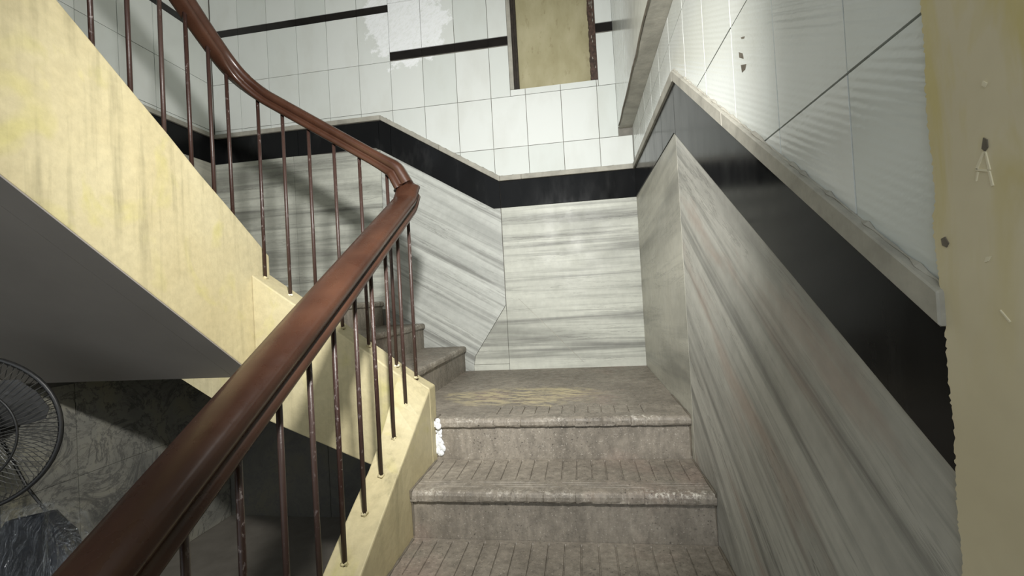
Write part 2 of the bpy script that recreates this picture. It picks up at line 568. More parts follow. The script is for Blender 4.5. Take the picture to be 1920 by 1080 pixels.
def between(u0, u1, lo, hi):
    """polygon between two profiles over u0..u1 (profiles are functions with break points)"""
    us = {u0, u1}
    for f in (lo, hi):
        us |= {b for b in getattr(f, 'br', []) if u0 < b < u1}
    us = sorted(us)
    more = set(us)
    for a, b in zip(us, us[1:]):                # crossings of the two profiles
        da, db = hi(a) - lo(a), hi(b) - lo(b)
        if da * db < 0: more.add(a + (b - a) * da / (da - db))
    us = [u for u in sorted(more) if hi(u) - lo(u) > -1e-6]
    if len(us) < 2: return None
    bot = [(u, lo(u)) for u in us]
    top = [(u, hi(u)) for u in us[::-1] if hi(u) - lo(u) > 1e-5]
    out = bot + top
    return out if len(out) >= 3 and max(hi(u) - lo(u) for u in us) > 0.004 else None

def const(v):
    f = lambda u: v
    f.br = []
    return f

def fmax(f, v):
    """max(profile, v) with its own break points"""
    g = lambda u: max(f(u), v)
    br = list(f.br)
    for a, b in zip(sorted(f.br), sorted(f.br)[1:]):
        fa, fb = f(a) - v, f(b) - v
        if fa * fb < 0: br.append(a + (b - a) * fa / (fa - fb))
    g.br = br
    return g

TILE_CACHE = {}
def tile(w, u0, u1, v0, v1, low, mat, parent, name='tile', gap=0.0022, d1=0.0):
    a, b, c, d = u0 + gap, u1 - gap, v0 + gap, v1 - gap
    if b - a < 0.006 or d - c < 0.006: return None
    needs = low is not None and any(low(u) > c for u in [a, b] + [x for x in low.br if a < x < b])
    if needs:
        if all(low(u) >= d for u in [a, b] + [x for x in low.br if a < x < b]): return None
        poly = between(a, b, fmax(low, c), const(d))
        if not poly: return None
        return slab(name, w, poly, d1 - 0.009, d1, mat, parent)
    key = (w, round(b - a, 4), round(d - c, 4), mat.name)
    if key not in TILE_CACHE:
        o = slab(name, w, [(a, c), (b, c), (b, d), (a, d)], d1 - 0.009, d1, mat, parent, 0.0)
        TILE_CACHE[key] = o.data
    else:
        o = bpy.data.objects.new(name, TILE_CACHE[key])
        p = pt(w, (a + b) / 2, (c + d) / 2, d1 - 0.0045)
        o.location = (p[0], p[1], p[2] + H)
        link(o, parent)
    j = 0.0035
    o.rotation_euler = (random.uniform(-j, j), random.uniform(-j, j), 0)
    return o

# ------------------------------------------------------------------ floor and ceiling
o = obj('floor', box_bm(XL - 0.2, 3.0, -3.0, YB + 0.2, ZF - 0.12, ZF), M['floor'])
tag(o, 'dark stone lobby floor at the foot of the stairs', 'floor', kind='structure')
o = obj('ceiling', box_bm(XL - 0.2, XR + 0.2, -0.9, YB + 0.2, TOP, TOP + 0.12), M['plaster'])
tag(o, 'pale plaster ceiling high over the stairwell', 'ceiling', kind='structure')

# ------------------------------------------------------------------ back wall
NX0, NX1, NZ0, NZ1 = -0.371, 0.183, 1.311, 2.15     # boarded-up opening
G = 0.009
bm = box_bm(XL - 0.15, NX0, YB + G, YB + 0.16, ZF, TOP)
box_bm(NX1, XR + 0.15, YB + G, YB + 0.16, ZF, TOP, bm)
box_bm(NX0, NX1, YB + G, YB + 0.16, ZF, NZ0, bm)
box_bm(NX0, NX1, YB + G, YB + 0.16, NZ1, TOP, bm)
box_bm(NX0, NX1, YB + 0.11, YB + 0.16, NZ0, NZ1, bm)
wb = obj('wall_back', bm, M['grout'])
tag(wb, 'rear stairwell wall: white tiles over a black band and streaked marble', 'wall', kind='structure')

XJ, XK, XK2 = -0.4726, -0.4673, -1.2521
cop_b = lin([(XL, 1.2415), (XK2, 1.2415), (XK, 0.7616), (XR, 0.7616)])          # coping top
cop_bl = lin([(XL, 1.2115), (XK2 - 0.003, 1.2115), (XK - 0.008, 0.7300), (XR, 0.7316)])
band_b = lin([(XL, 1.0352), (-1.300, 1.0352), (-0.520, 0.5602), (XR, 0.5602)])  # band bottom
BAND_B = [XL, -1.86, -1.272, -1.190, XJ, XR]
for a, b in zip(BAND_B, BAND_B[1:]):
    slab('granite_band', 'b', between(a + 0.0012, b - 0.0012, band_b, cop_bl), -0.009, 0.006, M['black'], wb, 0.001)
CB = [XL, -1.9, XK2 + 0.001, -0.86, XK + 0.0, -0.33, XR]
for a, b in zip(CB, CB[1:]):
    slab('coping', 'b', between(a + 0.0006, b - 0.0006, cop_bl, cop_b), -0.009, 0.022, M['cement'], wb, 0.002)
# marble slabs: level ones over the two landings, one sloping beside the short flight
mb0 = -0.5
slab('marble_slab', 'b', [(XJ + 0.001, mb0), (XR, mb0), (XR, 0.5590), (XJ + 0.001, 0.5590)], -0.009, 0.003, M['marble'], wb, 0.001)
P = [at_y(948, 572, YB), at_y(892, 668, YB), at_y(955, 692, YB)]
tri = [(XJ - 0.001, P[0].z), (P[1].x, P[1].z + 0.0), (P[1].x - 0.01, -0.437), (XJ - 0.001, -0.437)]
slab('marble_slab', 'b', tri, -0.009, 0.003, M['marble'], wb, 0.001)
slab('marble_slab', 'b', [(P[1].x - 0.012, -0.439), (XJ - 0.001, -0.439), (XJ - 0.001, mb0), (P[1].x - 0.012, mb0)], -0.009, 0.003, M['marble'], wb, 0.001)
left_low = [(P[1].x - 0.014, mb0), (P[1].x - 0.012, -0.44), (P[1].x - 0.003, P[1].z), (XJ - 0.003, P[0].z + 0.002), (XJ - 0.003, 0.5580),
            (-0.520, 0.5590), (-1.268, band_b(-1.268) - 0.001), (-1.268, -0.25), (-1.0, -0.45)]
slab('marble_slab', 'b', left_low, -0.009, 0.003, M['marble_up'], wb, 0.001)
for a, b in ((XL, -1.90), (-1.90, -1.27)):
    top = between(a + 0.001, b - 0.001, const(-0.3), lambda u: band_b(u) - 0.001)
    slab('marble_slab', 'b', [(a + 0.001, -0.05), (b - 0.001, -0.05), (b - 0.001, band_b(b - 0.001) - 0.001), (a + 0.001, band_b(a) - 0.001)],
         -0.009, 0.003, M['marble'], wb, 0.001)
# lobby cladding under the landings
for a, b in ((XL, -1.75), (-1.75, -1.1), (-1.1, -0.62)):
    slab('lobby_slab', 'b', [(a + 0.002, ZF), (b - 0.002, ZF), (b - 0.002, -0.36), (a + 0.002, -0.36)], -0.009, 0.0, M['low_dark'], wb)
# white tiles with the stepped black listello
TW = 0.2232
cols = [-1.168 + TW * k for k in range(-7, 8)]
rows = [0.616, 0.943, 1.270, 1.600]
for u0 in cols:
    u1 = u0 + TW
    a, b = max(u0, XL + 0.004), min(u1, XR - 0.002)
    if b - a < 0.015: continue
    right = (u0 + u1) / 2 > -1.168
    rr = [(0.616, 0.943), (0.943, 1.270), (1.270, 1.600)]
    if right: rr += [(1.662, 1.990), (1.990, 2.32), (2.32, 2.65)]
    else: rr += [(1.600, 1.935), (1.983, 2.31), (2.31, 2.64)]
    st = (1.6085, 1.6605) if right else (1.936, 1.983)
    def cut(aa, bb, v0, v1, low, mat, nm, g):
        # keep tiles clear of the opening and of the beam
        if v1 > 0.99:
            bb = min(bb, 0.288)
        if bb - aa < 0.012: return
        if v1 <= NZ0 or bb <= NX0 or aa >= NX1:
            tile('b', aa, bb, v0, v1, low, mat, wb, nm, g); return
        if aa < NX0 - 0.006: tile('b', aa, NX0, v0, v1, low, mat, wb, nm, g)
        if bb > NX1 + 0.006: tile('b', NX1, bb, v0, v1, low, mat, wb, nm, g)
        l, r = max(aa, NX0), min(bb, NX1)
        if v0 < NZ0 - 0.02: tile('b', l, r, v0, NZ0, low, mat, wb, nm, g)
        if v1 > NZ1 + 0.02: tile('b', l, r, NZ1, v1, low, mat, wb, nm, g)
    for v0, v1 in rr:
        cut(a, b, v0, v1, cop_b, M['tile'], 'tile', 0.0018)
    cut(a, b, st[0], st[1], None, M['strip'], 'listello', 0.0006)

# boarded opening
w1 = thing('window_1', ((NX0 + NX1) / 2, YB, NZ0), 'boarded-up opening with ochre panel and dark chipped wooden jambs in the tiled wall', 'window', kind='structure')
obj('panel', box_bm(NX0 + 0.05, NX1 - 0.03, YB + 0.045, YB + 0.075, NZ0, NZ1), M['panel'], w1)
obj('reveal', box_bm(NX0, NX0 + 0.026, YB - 0.004, YB + 0.10, NZ0, NZ1), M['cement'], w1, bevel=0.003)
bm = box_bm(NX0 + 0.026, NX0 + 0.058, YB + 0.012, YB + 0.10, NZ0 + 0.002, NZ1)
obj('jamb', bm, M['wood'], w1, bevel=0.003)
obj('jamb', box_bm(NX0 + 0.036, NX0 + 0.042, YB + 0.002, YB + 0.012, NZ0 + 0.004, NZ1), M['wood'], w1)
bm = box_bm(NX1 - 0.040, NX1 - 0.0, YB - 0.002, YB + 0.10, NZ0 + 0.001, NZ1)
bmesh.ops.subdivide_edges(bm, edges=[e for e in bm.edges if abs((e.verts[0].co - e.verts[1].co).z) > 0.3], cuts=60)
for v in bm.verts:
    if v.co.x < NX1 - 0.02: v.co.x += random.uniform(-0.005, 0.004)
obj('jamb', bm, M['oldwood'], w1)
for k in range(14):                                 # flaked paint on the right jamb
    zc = NZ0 + random.uniform(0.01, 0.5)
    hh = random.uniform(0.006, 0.035)
    xx = NX1 - random.uniform(0.012, 0.034)
    obj('paint_flake', prism_bm([(xx, YB - 0.0045, zc), (xx + 0.005, YB - 0.0045, zc + hh * 0.3), (xx + 0.003, YB - 0.0045, zc + hh)], [(xx, YB - 0.002, zc), (xx + 0.005, YB - 0.002, zc + hh * 0.3), (xx + 0.003, YB - 0.002, zc + hh)]), M['cement'], w1)

# ------------------------------------------------------------------ right wall
bm = box_bm(XR + G, XR + 0.17, -1.6, YB + 0.16, ZF, TOP)
wr = obj('wall_right', bm, M['grout'])
tag(wr, 'right stairwell wall: ribbed white tiles, black granite band and sloping marble dado', 'wall', kind='structure')
YA = 1.668
cop_r = lin([(-1.0, 0.7616 - 0.683 * (YA + 1.0)), (YA, 0.7616), (YB, 0.7616)])
cop_rl = lin([(-1.0, 0.7226 - 0.683 * (YA + 1.0)), (YA - 0.004, 0.7226), (YB, 0.7300)])
band_r = lin([(-1.0, 0.5590 - 0.640 * (1.728 + 1.0)), (1.728, 0.5590), (YB, 0.5602)])
BR = [PIER - 0.02, 1.70, 1.95, YB]
for a, b in zip(BR, BR[1:]):
    slab('granite_band', 'r', between(a + 0.001, b - 0.001, band_r, cop_rl), -0.009, 0.004, M['black'], wr, 0.001)
CR = [PIER - 0.004, 1.16, YA, 2.4, YB]
for a, b in zip(CR, CR[1:]):
    slab('coping', 'r', between(a + 0.0005, b - 0.0005, cop_rl, cop_r), -0.009, 0.014, M['cement'], wr, 0.002)
slab('marble_slab', 'r', [(1.712, ZL - 0.3), (YB - 0.004, ZL - 0.02), (YB - 0.004, 0.5590), (1.728, 0.5580), (1.712, 0.548)], -0.009, 0.001, M['marble_rl'], wr, 0.001)
slab('marble_slab', 'r', [(PIER - 0.02, ZF), (1.710, ZL - 0.3), (1.710, band_r(1.710) - 0.001), (PIER - 0.02, band_r(PIER - 0.02) - 0.001)], -0.009, 0.001, M['marble_rs'], wr, 0.001)
ycols = [0.674 - 0.2125 + 0.2125 * k for k in range(0, 12)]
zrows = [-0.04, 0.274, 0.582, 0.89, 1.198]
for u0 in ycols:
    a, b = max(u0, 0.49), min(u0 + 0.2125, YB - 0.003)
    if b - a < 0.015: continue
    for v0, v1 in zip(zrows, zrows[1:]):
        tile('r', a, b, v0, min(v1, 0.992), cop_r, M['rib'], wr, 'tile', 0.0017)
# painted pier: plaster skin with a ragged edge against the stone
edge = []
z = ZF
while z < TOP:
    e = PIER + random.uniform(-0.0016, 0.0016) + 0.0022 * math.sin(z * 9) + 0.0012 * math.sin(z * 47)
    if -0.05 < z < 0.06: e += 0.003
    edge.append((e, z))
    z += random.uniform(0.0015, 0.0045) if -0.5 < z < 0.5 else 0.05
poly = [(-1.6, ZF)] + edge + [(-1.6, TOP)]
pier = slab('plaster_skin', 'r', poly, -0.009, 0.0075, M['pier'], wr)
def flake(px, name, mat, d0=0.0070, d1=0.0085, wall='r', parent=None):
    """thin chip drawn on a wall face"""
    if wall == 'r':
        q = [at_x(a, b, XR - d1) for a, b in px]
        uv = [(v.y, v.z) for v in q]
    else:
        q = [at_y(a, b, YB - d1) for a, b in px]
        uv = [(v.x, v.z) for v in q]
    return slab(name, wall, uv, d0, d1, mat, parent or wr)
# the A-shaped chip in the paint, scratches and pits
flake([(1843, 258), (1850, 262), (1851, 276), (1846, 284), (1840, 279)], 'paint_chip', M['dirt'])
for a in ([(1842, 284), (1845, 285), (1832, 318), (1828, 316)], [(1845, 283), (1848, 286), (1856, 318), (1852, 320)],
          [(1829, 316), (1853, 318), (1853, 322), (1829, 320)], [(1852, 322), (1855, 320), (1862, 348), (1858, 350)],
          [(1831, 322), (1834, 322), (1830, 340), (1828, 340)], [(1842, 152), (1850, 156), (1846, 164), (1840, 160)],
          [(1873, 582), (1875, 581), (1894, 603), (1892, 605)], [(1848, 482), (1858, 480), (1852, 490), (1845, 492)]):
    flake(a, 'paint_chip', M['chip'])
flake([(1764, 448), (1771, 444), (1778, 456), (1774, 464), (1766, 460)], 'paint_chip', M['dirt'])
for a in ([(1385, 98), (1392, 100), (1394, 110), (1386, 108)], [(1389, 122), (1399, 120), (1397, 130), (1391, 136)], [(1389, 70), (1396, 68), (1395, 72), (1390, 73)]):
    flake(a, 'dirt_mark', M['dirt'], 0.0, 0.0006)

def mortar_line(w, f, u0, u1, parent, seed, step=0.012):
    rn = random.Random(seed)
    n_ = int((u1 - u0) / step)
    pth = [pt(w, u0 + (u1 - u0) * i / n_, f(u0 + (u1 - u0) * i / n_) + rn.uniform(-0.001, 0.0015), 0.003) for i in range(n_ + 1)]
    rad = [0.0030 * rn.choice((0.4, 0.6, 0.8, 1.0, 1.3, 1.9)) for _ in pth]
    obj('mortar_line', tube_bm(pth, rad, 5), M['cement'], parent)
mortar_line('r', cop_r, PIER, YA, wr, 2)
mortar_line('r', cop_r, YA, YB - 0.01, wr, 3)
mortar_line('b', cop_b, XL + 0.01, XK2, wb, 4)
mortar_line('b', cop_b, XK2, XK, wb, 5)
mortar_line('b', cop_b, XK, XR - 0.01, wb, 6)
for a in ([(972, 560), (972.4, 559.5), (1031, 616.4), (1030.6, 617.2)], [(1030.6, 617.2), (1031.2, 616.2), (1083, 667), (1082.2, 667.6)], [(1082.2, 667.6), (1083, 667), (1096, 680), (1095.6, 680.4)]):
    flake(a, 'crack', M['cement'], 0.0025, 0.0034, 'b', wb)

# beam along the head of the right wall
bmx = thing('trim_1', (0.33, 1.5, 0.99), 'tiled downstand beam along the top of the right wall', 'beam', kind='structure')
obj('beam_core', box_bm(0.294, XR + 0.009, -0.9, YB + 0.008, 0.992, TOP), M['cement'], bmx)
for a, b in ((-0.9, 0.2), (0.2, 1.3), (1.3, 2.4), (2.4, YB - 0.001)):
    obj('tile_facing', box_bm(0.287, 0.294, a + 0.001, b - 0.001, 0.996, 1.62), M['tile_plain'], bmx)
    obj('tile_facing', box_bm(0.287, 0.294, a + 0.001, b - 0.001, 1.623, 2.4), M['tile_plain'], bmx)
bm = tube_bm([(0.290 + random.uniform(-0.002, 0.002), -0.9 + 0.12 * k, 0.991 + random.uniform(-0.002, 0.001)) for k in range(32)], 0.004, 5)
obj('edge_bead', bm, M['dirt'], bmx)

# ------------------------------------------------------------------ left wall
wl = obj('wall_left', box_bm(XL - 0.17, XL - G, -1.6, YB + 0.16, ZF, TOP), M['grout'])
tag(wl, 'left stairwell wall: white tiles, black band and marble behind the upper flight', 'wall', kind='structure')
YT = 1.72
cop_l = lin([(-1.0, 1.2415 + 0.75 * (YT + 1.0)), (YT, 1.2415), (YB, 1.2415)])
cop_ll = lin([(-1.0, 1.2115 + 0.75 * (YT + 1.0)), (YT, 1.2115), (YB, 1.2115)])
band_l = lin([(-1.0, 1.0352 + 0.75 * (YT + 1.0)), (YT, 1.0352), (YB, 1.0352)])
for a, b in ((0.4, 1.1), (1.1, YT), (YT, 2.3), (2.3, YB)):
    slab('granite_band', 'l', between(a + 0.001, b - 0.001, band_l, cop_ll), -0.009, 0.006, M['black'], wl, 0.001)
    slab('coping', 'l', between(a + 0.0005, b - 0.0005, cop_ll, cop_l), -0.009, 0.022, M['cement'], wl, 0.002)
for a, b in ((0.4, 1.1), (1.1, YT), (YT, 2.3), (2.3, YB - 0.004)):
    lo = const(-0.05) if a >= YT else lin([(-1.0, 0.2 + 0.75 * (YT + 1.0)), (YT, -0.05)])
    slab('marble_slab', 'l', between(a + 0.001, b - 0.001, lo, lambda u: band_l(u) - 0.001), -0.009, 0.003, M['marble_rl'], wl, 0.001)
for k in range(-1, 14):
    a, b = YB - TW * (k + 1), min(YB - TW * k, YB - 0.002)
    if b - a < 0.01: continue
    for v0, v1 in ((0.943, 1.270), (1.270, 1.600), (1.600, 1.922), (1.968, 2.30), (2.30, 2.63)):
        tile('l', a, b, v0, v1, cop_l, M['tile_plain'], wl, 'tile', 0.0018)
    if cop_l(a) < 1.9: tile('l', a, b, 1.922, 1.968, None, M['strip'], wl, 'listello', 0.0006)
yy = -1.6
for w_ in (0.72, 0.66, 0.75, 0.70, 0.68, 0.96):
    for v0, v1 in ((ZF, -0.78), (-0.78, 0.55)):
        b = min(yy + w_, YB - 0.002)
        lim = lin([(-1.6, v1), (1.0, v1), (1.66, min(v1, -0.32)), (YB, min(v1, -0.32))])
        pl = between(yy + 0.002, b - 0.002, const(v0 + 0.002), lim)
        if pl: slab('lobby_slab', 'l', pl, -0.009, 0.0, M['low'], wl)
    yy += w_

# ------------------------------------------------------------------ steps
def step_sheet(L, T, th, place, mat, name, parent, groove_u=True, g_from=0.10, g_to=None, pitch=0.052, seed=1, lines=(0.045, 0.062, 0.079), u_range=None):
    """tread slab: rounded worn nosing, cross grooves and fine lines cut into its top. place(u, v, z) -> point"""
    rnd = random.Random(seed)
    g_to = g_to if g_to is not None else T - 0.012
    us = {0.0, L}
    gr = []
    if groove_u:
        k = 0.03 + rnd.uniform(0, 0.01)
        while k < L - 0.02:
            if u_range is None or u_range[0] < k < u_range[1]: gr.append(k + rnd.uniform(-0.002, 0.002))
            k += pitch
    for g in gr:
        us |= {g - 0.0028, g - 0.0014, g + 0.0014, g + 0.0028}
    k = 0.02
    while k < L - 0.01:
        if all(abs(k - g) > 0.007 for g in gr): us.add(k)
        k += 0.024
    us = sorted(us)
    rows = [(T, -th, 0, 0), (0.012, -th, 0, 0), (0.002, -th + 0.003, 0, 0.2), (0.0, -th + 0.010, 0, 0.3), (0.0, -0.014, 0, 0.5), (0.003, -0.006, 0, 1.0), (0.008, -0.002, 0, 1.0), (0.016, 0.0, 0, 0.9), (0.03, 0, 0, 0.35)]
    for l in lines:
        rows += [(l - 0.003, 0, 0, 0.2), (l - 0.0012, 0, 2, 0), (l + 0.0012, 0, 2, 0), (l + 0.003, 0, 0, 0.2)]
    rows += [(g_from, 0, 0, 0), (g_from + 0.004, 0, 1, 0), (g_to - 0.004, 0, 1, 0), (g_to, 0, 0, 0), (T, 0, 0, 0)]
    bm = bmesh.new()
    lay = bm.verts.layers.float.new('wear')
    grid = []
    chips = {}
    for (v, z, kind, wear) in rows:
        line = []
        for i, u in enumerate(us):
            dz = 0.0
            dv = 0.0
            if kind == 1 and any(abs(u - g) < 0.0016 for g in gr): dz = -0.0045
            if kind == 2 and (math.sin(u * 23 + seed * 2 + v * 60) > -0.45): dz = -0.0022
            if wear > 0.25:
                c = chips.setdefault(i, rnd.uniform(-1, 1) * 0.0018 + 0.002 * math.sin(u * 9 + seed))
                dv += c
                dz -= abs(c) * 0.4
            elif v < 0.02:
                dz += rnd.uniform(-0.0016, 0.0016)
            vt = bm.verts.new(place(u, v + dv, z + dz))
            vt[lay] = wear
            line.append(vt)
        grid.append(line)
    for a, b in zip(grid, grid[1:]):
        for i in range(len(us) - 1):
            bm.faces.new((a[i], a[i + 1], b[i + 1], b[i]))
    for i in range(len(us) - 1):
        bm.faces.new((grid[-1][i], grid[-1][i + 1], grid[0][i + 1], grid[0][i]))
    for side in (0, -1):
        bm.faces.new([g[side] for g in grid])
    return obj(name, bm, mat, parent)

def lumpy_bm(path, rad, seed, n=7):
    rnd = random.Random(seed)
    return tube_bm(path, [rad * rnd.uniform(0.5, 1.35) for _ in path], n)

W1 = XR - XC - 0.002
lower = thing('staircase', (-0.1, 0.9, ZF), 'lower flight of worn brown terrazzo steps rising to the landing', 'staircase')
TH = 0.036
for k in range(1, 6):                                   # treads under the landing nosing
    z = ZL - k * R_
    yn = YN - k * T_
    step_sheet(W1, T_ + 0.012, TH, lambda u, v, zz, yn=yn, z=z: (XC + u, yn + v, z + zz), M['terrazzo'], 'tread', lower, seed=k)
for k in range(0, 6):
    z1 = ZL - k * R_ - TH
    z0 = ZL - (k + 1) * R_ - (0.0 if k == 5 else 0.002)
    yr = YN - k * T_ + 0.014
    bm = box_bm(XC, XR - 0.002, yr, yr + 0.03, z0, z1)
    obj('riser', bm, M['terrazzo'], lower)
# stepped concrete body under the treads
prof = [(YN + 0.045, ZL - TH - 0.002)]
for k in range(0, 6):
    yr = YN - k * T_ + 0.044
    prof.append((yr, ZL - k * R_ - TH - 0.002))
    prof.append((yr, ZL - (k + 1) * R_ - TH - 0.002 if k < 5 else ZF))
prof = prof[1:]
prof += [(0.75, ZF), (YN + 0.044, ZL - 0.42)]
bm = prism_bm([(XC + 0.002, y, z) for y, z in prof], [(XR - 0.004, y, z) for y, z in prof])
obj('core', bm, M['cement'], lower)
# kerb beside the steps: top follows the flight and twists up to meet the kerb of the short flight
def kz(y): return -0.339 + 0.587 * (y - 1.721)
XCL = -0.707
secs = []
for y in [0.18 + 0.1 * k for k in range(0, 13)] + [1.45, 1.52, 1.58, 1.63, 1.665, 1.700]:
    t = max(0.0, min(1.0, (y - 1.40) / 0.27))
    zl = kz(y) + 0.085 * t * t * (3 - 2 * t)
    zr = kz(y)
    jl = random.uniform(-0.0015, 0.0015)
    zb = max(kz(y) - 0.42, ZF)
    secs.append([(XC, y, zb), (XC, y, zr), (XCL + jl, y, zl), (XCL, y, zb)])
obj('kerb', loft_bm(secs), M['cream'], lower, bevel=0.005)
# mortar smears between treads and marble, putty at the kerb
for k in range(0, 4):
    z = ZL - k * R_
    yn = YN - k * T_
    pth = [(XR - 0.004, yn + T_ * (1 - i / 9) * (1 if k else 1.2), z + 0.001) for i in range(10)] + [(XR - 0.004, yn + 0.006, z - 0.02), (XR - 0.004, yn + 0.015, z - 0.05), (XR - 0.004, yn + 0.016, z - 0.09), (XR - 0.004, yn + 0.016, z - 0.15)]
    obj('mortar_fillet', lumpy_bm(pth, 0.0042, k + 3), M['dirt'], lower)
    pth = [(XC + 0.003, yn + T_ * (1 - i / 9) * (1 if k else 0.25), z + 0.000) for i in range(10)] + [(XC + 0.003, yn + 0.002, z - 0.02), (XC + 0.003, yn + 0.014, z - 0.05), (XC + 0.003, yn + 0.014, z - 0.15)]
    obj('mortar_fillet', lumpy_bm(pth, 0.0045, k + 13), M['dirt'], lower)
rnd = random.Random(5)
bm = bmesh.new()
for i in range(40):
    h = rnd.uniform(0.0, 0.135)
    wd = 0.030 * (1 - 0.35 * abs(math.sin(h * 55)))
    c = Vector((XC + rnd.uniform(0.0, wd), YN + (0.000 if h < 0.034 else 0.012), ZL - 0.004 - h))
    mt_ = Matrix.Translation(c) @ Matrix.Diagonal((rnd.uniform(0.007, 0.012), rnd.uniform(0.003, 0.005), rnd.uniform(0.008, 0.015), 1))
    bmesh.ops.create_icosphere(bm, subdivisions=2, radius=1.0, matrix=mt_)
for v in bm.verts:
    v.co += Vector((rnd.uniform(-1, 1), rnd.uniform(-1, 1), rnd.uniform(-1, 1))) * 0.0012
o = obj('putty_patch', bm, M['white'], lower, smooth=True)
o['label'] = 'lump of white putty on the end of the top riser'

# lower landing
land = thing('landing', (-0.15, 2.3, ZL), 'lower quarter landing of worn terrazzo with yellowish scuffs', 'landing', kind='structure')
step_sheet(W1, YB - YN + 0.004, TH, lambda u, v, zz: (XC + u, YN + v, ZL + zz), M['landing'], 'tread', land, g_from=0.062, g_to=0.185, seed=21, lines=(), u_range=(0.20, 0.86))
obj('tread_infill', box_bm(XS[0] - 0.02, XC, YW1, YB + 0.002, ZL - TH, ZL), M['landing'], land)
obj('slab', box_bm(-0.72, XR - 0.004, YN + 0.05, YB - 0.001, ZL - 0.20, ZL - TH - 0.001), M['cement'], land)

# ------------------------------------------------------------------ short flight to the left
short = thing('staircase', (-1.0, 2.3, ZL), 'short flight of three dusty steps climbing left along the marble wall', 'staircase')
LS = YB - YW1 - 0.001
for k in range(2):
    step_sheet(LS, XS[k] - XS[k + 1] + 0.016, TH, lambda u, v, zz, k=k: (XS[k] - v, YW1 + u, ZL + (k + 1) * R_ + zz), M['terrazzo'], 'tread', short, seed=31 + k, groove_u=False)
for k in range(3):
    obj('riser', box_bm(XS[k] - 0.042, XS[k] - 0.012, YW1, YB - 0.001, ZL + k * R_ - 0.002, ZL + (k + 1) * R_ - TH), M['terrazzo'], short)
kl = lin([(-1.42, 0.225), (-1.315, 0.142), (-1.137, 0.017), (-0.978, -0.083), (-0.885, -0.152), (-0.812, -0.203), (-0.761, -0.243), (-0.707, -0.280), (-0.600, -0.345)])
bl = lin([(-1.66, -0.268), (-1.52, -0.352), (-1.304, -0.435), (-0.858, -0.618), (-0.60, -0.724)])
secs = []
for x in [-0.600, -0.62, -0.66, -0.707, -0.761, -0.812, -0.885, -0.978, -1.05, -1.137, -1.22, XW]:
    secs.append([(x, YW0 if x <= XCL + 0.001 else 1.699, bl(x)), (x, YW0 if x <= XCL + 0.001 else 1.699, kl(x)), (x, YW1 + 0.006, kl(x) + 0.006 if x < -0.7 else kl(x)), (x, YW1 + 0.006, bl(x))])
obj('kerb', loft_bm(secs), M['cream'], short, bevel=0.005)
poly = [(XW, kl(XW)), (XW, bl(XW)), (-1.52, bl(-1.52)), (-1.66, bl(-1.66)), (-1.66, 0.0)]
poly = [(XW, bl(XW)), (-1.52, bl(-1.52)), (-1.66, bl(-1.66)), (-1.66, -0.05), (XW, -0.05)]
obj('side_panel', prism_bm([(x, YW0 + 0.001, z) for x, z in poly], [(x, YW1, z) for x, z in poly]), M['cream'], short)
poly = [(XS[0] - 0.045, ZL - 0.002), (XS[0] - 0.045, ZL + R_ - TH - 0.002), (XS[1] - 0.045, ZL + R_ - TH - 0.002), (XS[1] - 0.045, ZL + 2 * R_ - TH - 0.002),
        (XS[2] - 0.045, ZL + 2 * R_ - TH - 0.002), (XS[2] - 0.045, -0.26), (-1.45, bl(-1.45) + 0.02), (-0.75, bl(-0.75) + 0.01)]
obj('core', prism_bm([(x, YW1 + 0.007, z) for x, z in poly], [(x, YB - 0.01, z) for x, z in poly]), M['cement'], short)

# upper landing
land2 = thing('landing', (-1.9, 2.3, Z2), 'upper quarter landing hidden behind the cream kerb at the tiled corner', 'landing', kind='structure')
step_sheet(LS, abs(XL - XS[2]) - 0.002, TH, lambda u, v, zz: (XS[2] - v, YW1 + u, Z2 + zz), M['terrazzo'], 'tread', land2, seed=41, groove_u=False)
obj('slab', box_bm(XL + 0.004, XS[2] - 0.05, YW0 + 0.004, YB - 0.004, -0.262, Z2 - TH - 0.001), M['soffit'], land2)

# ------------------------------------------------------------------ upper flight, rising back over the viewer's left
upper = thing('staircase', (-1.9, 0.9, Z2), 'upper flight with stained cream side and dark sloping underside', 'staircase')
S2 = 0.79
def ut(y): return 0.257 + S2 * (1.729 - y)
def ub(y): return -0.268 + 0.768 * (1.66 - y)
YE = -0.35
ys = [YW1 + 0.006, 1.70, 1.66] + [1.55 - 0.12 * k for k in range(15)] + [YE]
secs = []
for y in ys:
    w = random.uniform(-0.002, 0.002)
    b = ub(y) if y <= 1.66 else -0.268
    secs.append([(XW, y, b), (XW + w, y, ut(y) + random.uniform(-0.003, 0.003)), (XW - 0.10, y, ut(y)), (XW - 0.10, y, b)])
obj('stringer', loft_bm(secs), M['cream'], upper, bevel=0.004)
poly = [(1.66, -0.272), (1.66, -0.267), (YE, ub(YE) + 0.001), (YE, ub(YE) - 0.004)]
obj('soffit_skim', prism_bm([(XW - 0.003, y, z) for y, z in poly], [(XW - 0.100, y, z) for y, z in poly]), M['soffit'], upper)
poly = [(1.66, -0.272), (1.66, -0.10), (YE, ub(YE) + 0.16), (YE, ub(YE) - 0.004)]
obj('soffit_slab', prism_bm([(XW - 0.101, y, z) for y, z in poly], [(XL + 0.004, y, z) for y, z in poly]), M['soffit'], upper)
n2 = 9
tt = 0.205
for k in range(n2):
    z = Z2 + (k + 1) * R_
    yn = YW1 - 0.03 - k * tt
    obj('tread', box_bm(XL + 0.004, XW - 0.101, yn - tt - 0.004, yn, z - TH, z), M['terrazzo'], upper, bevel=0.004)
    obj('riser', box_bm(XL + 0.004, XW - 0.101, yn - 0.045, yn - 0.015, z - R_, z - TH), M['terrazzo'], upper)

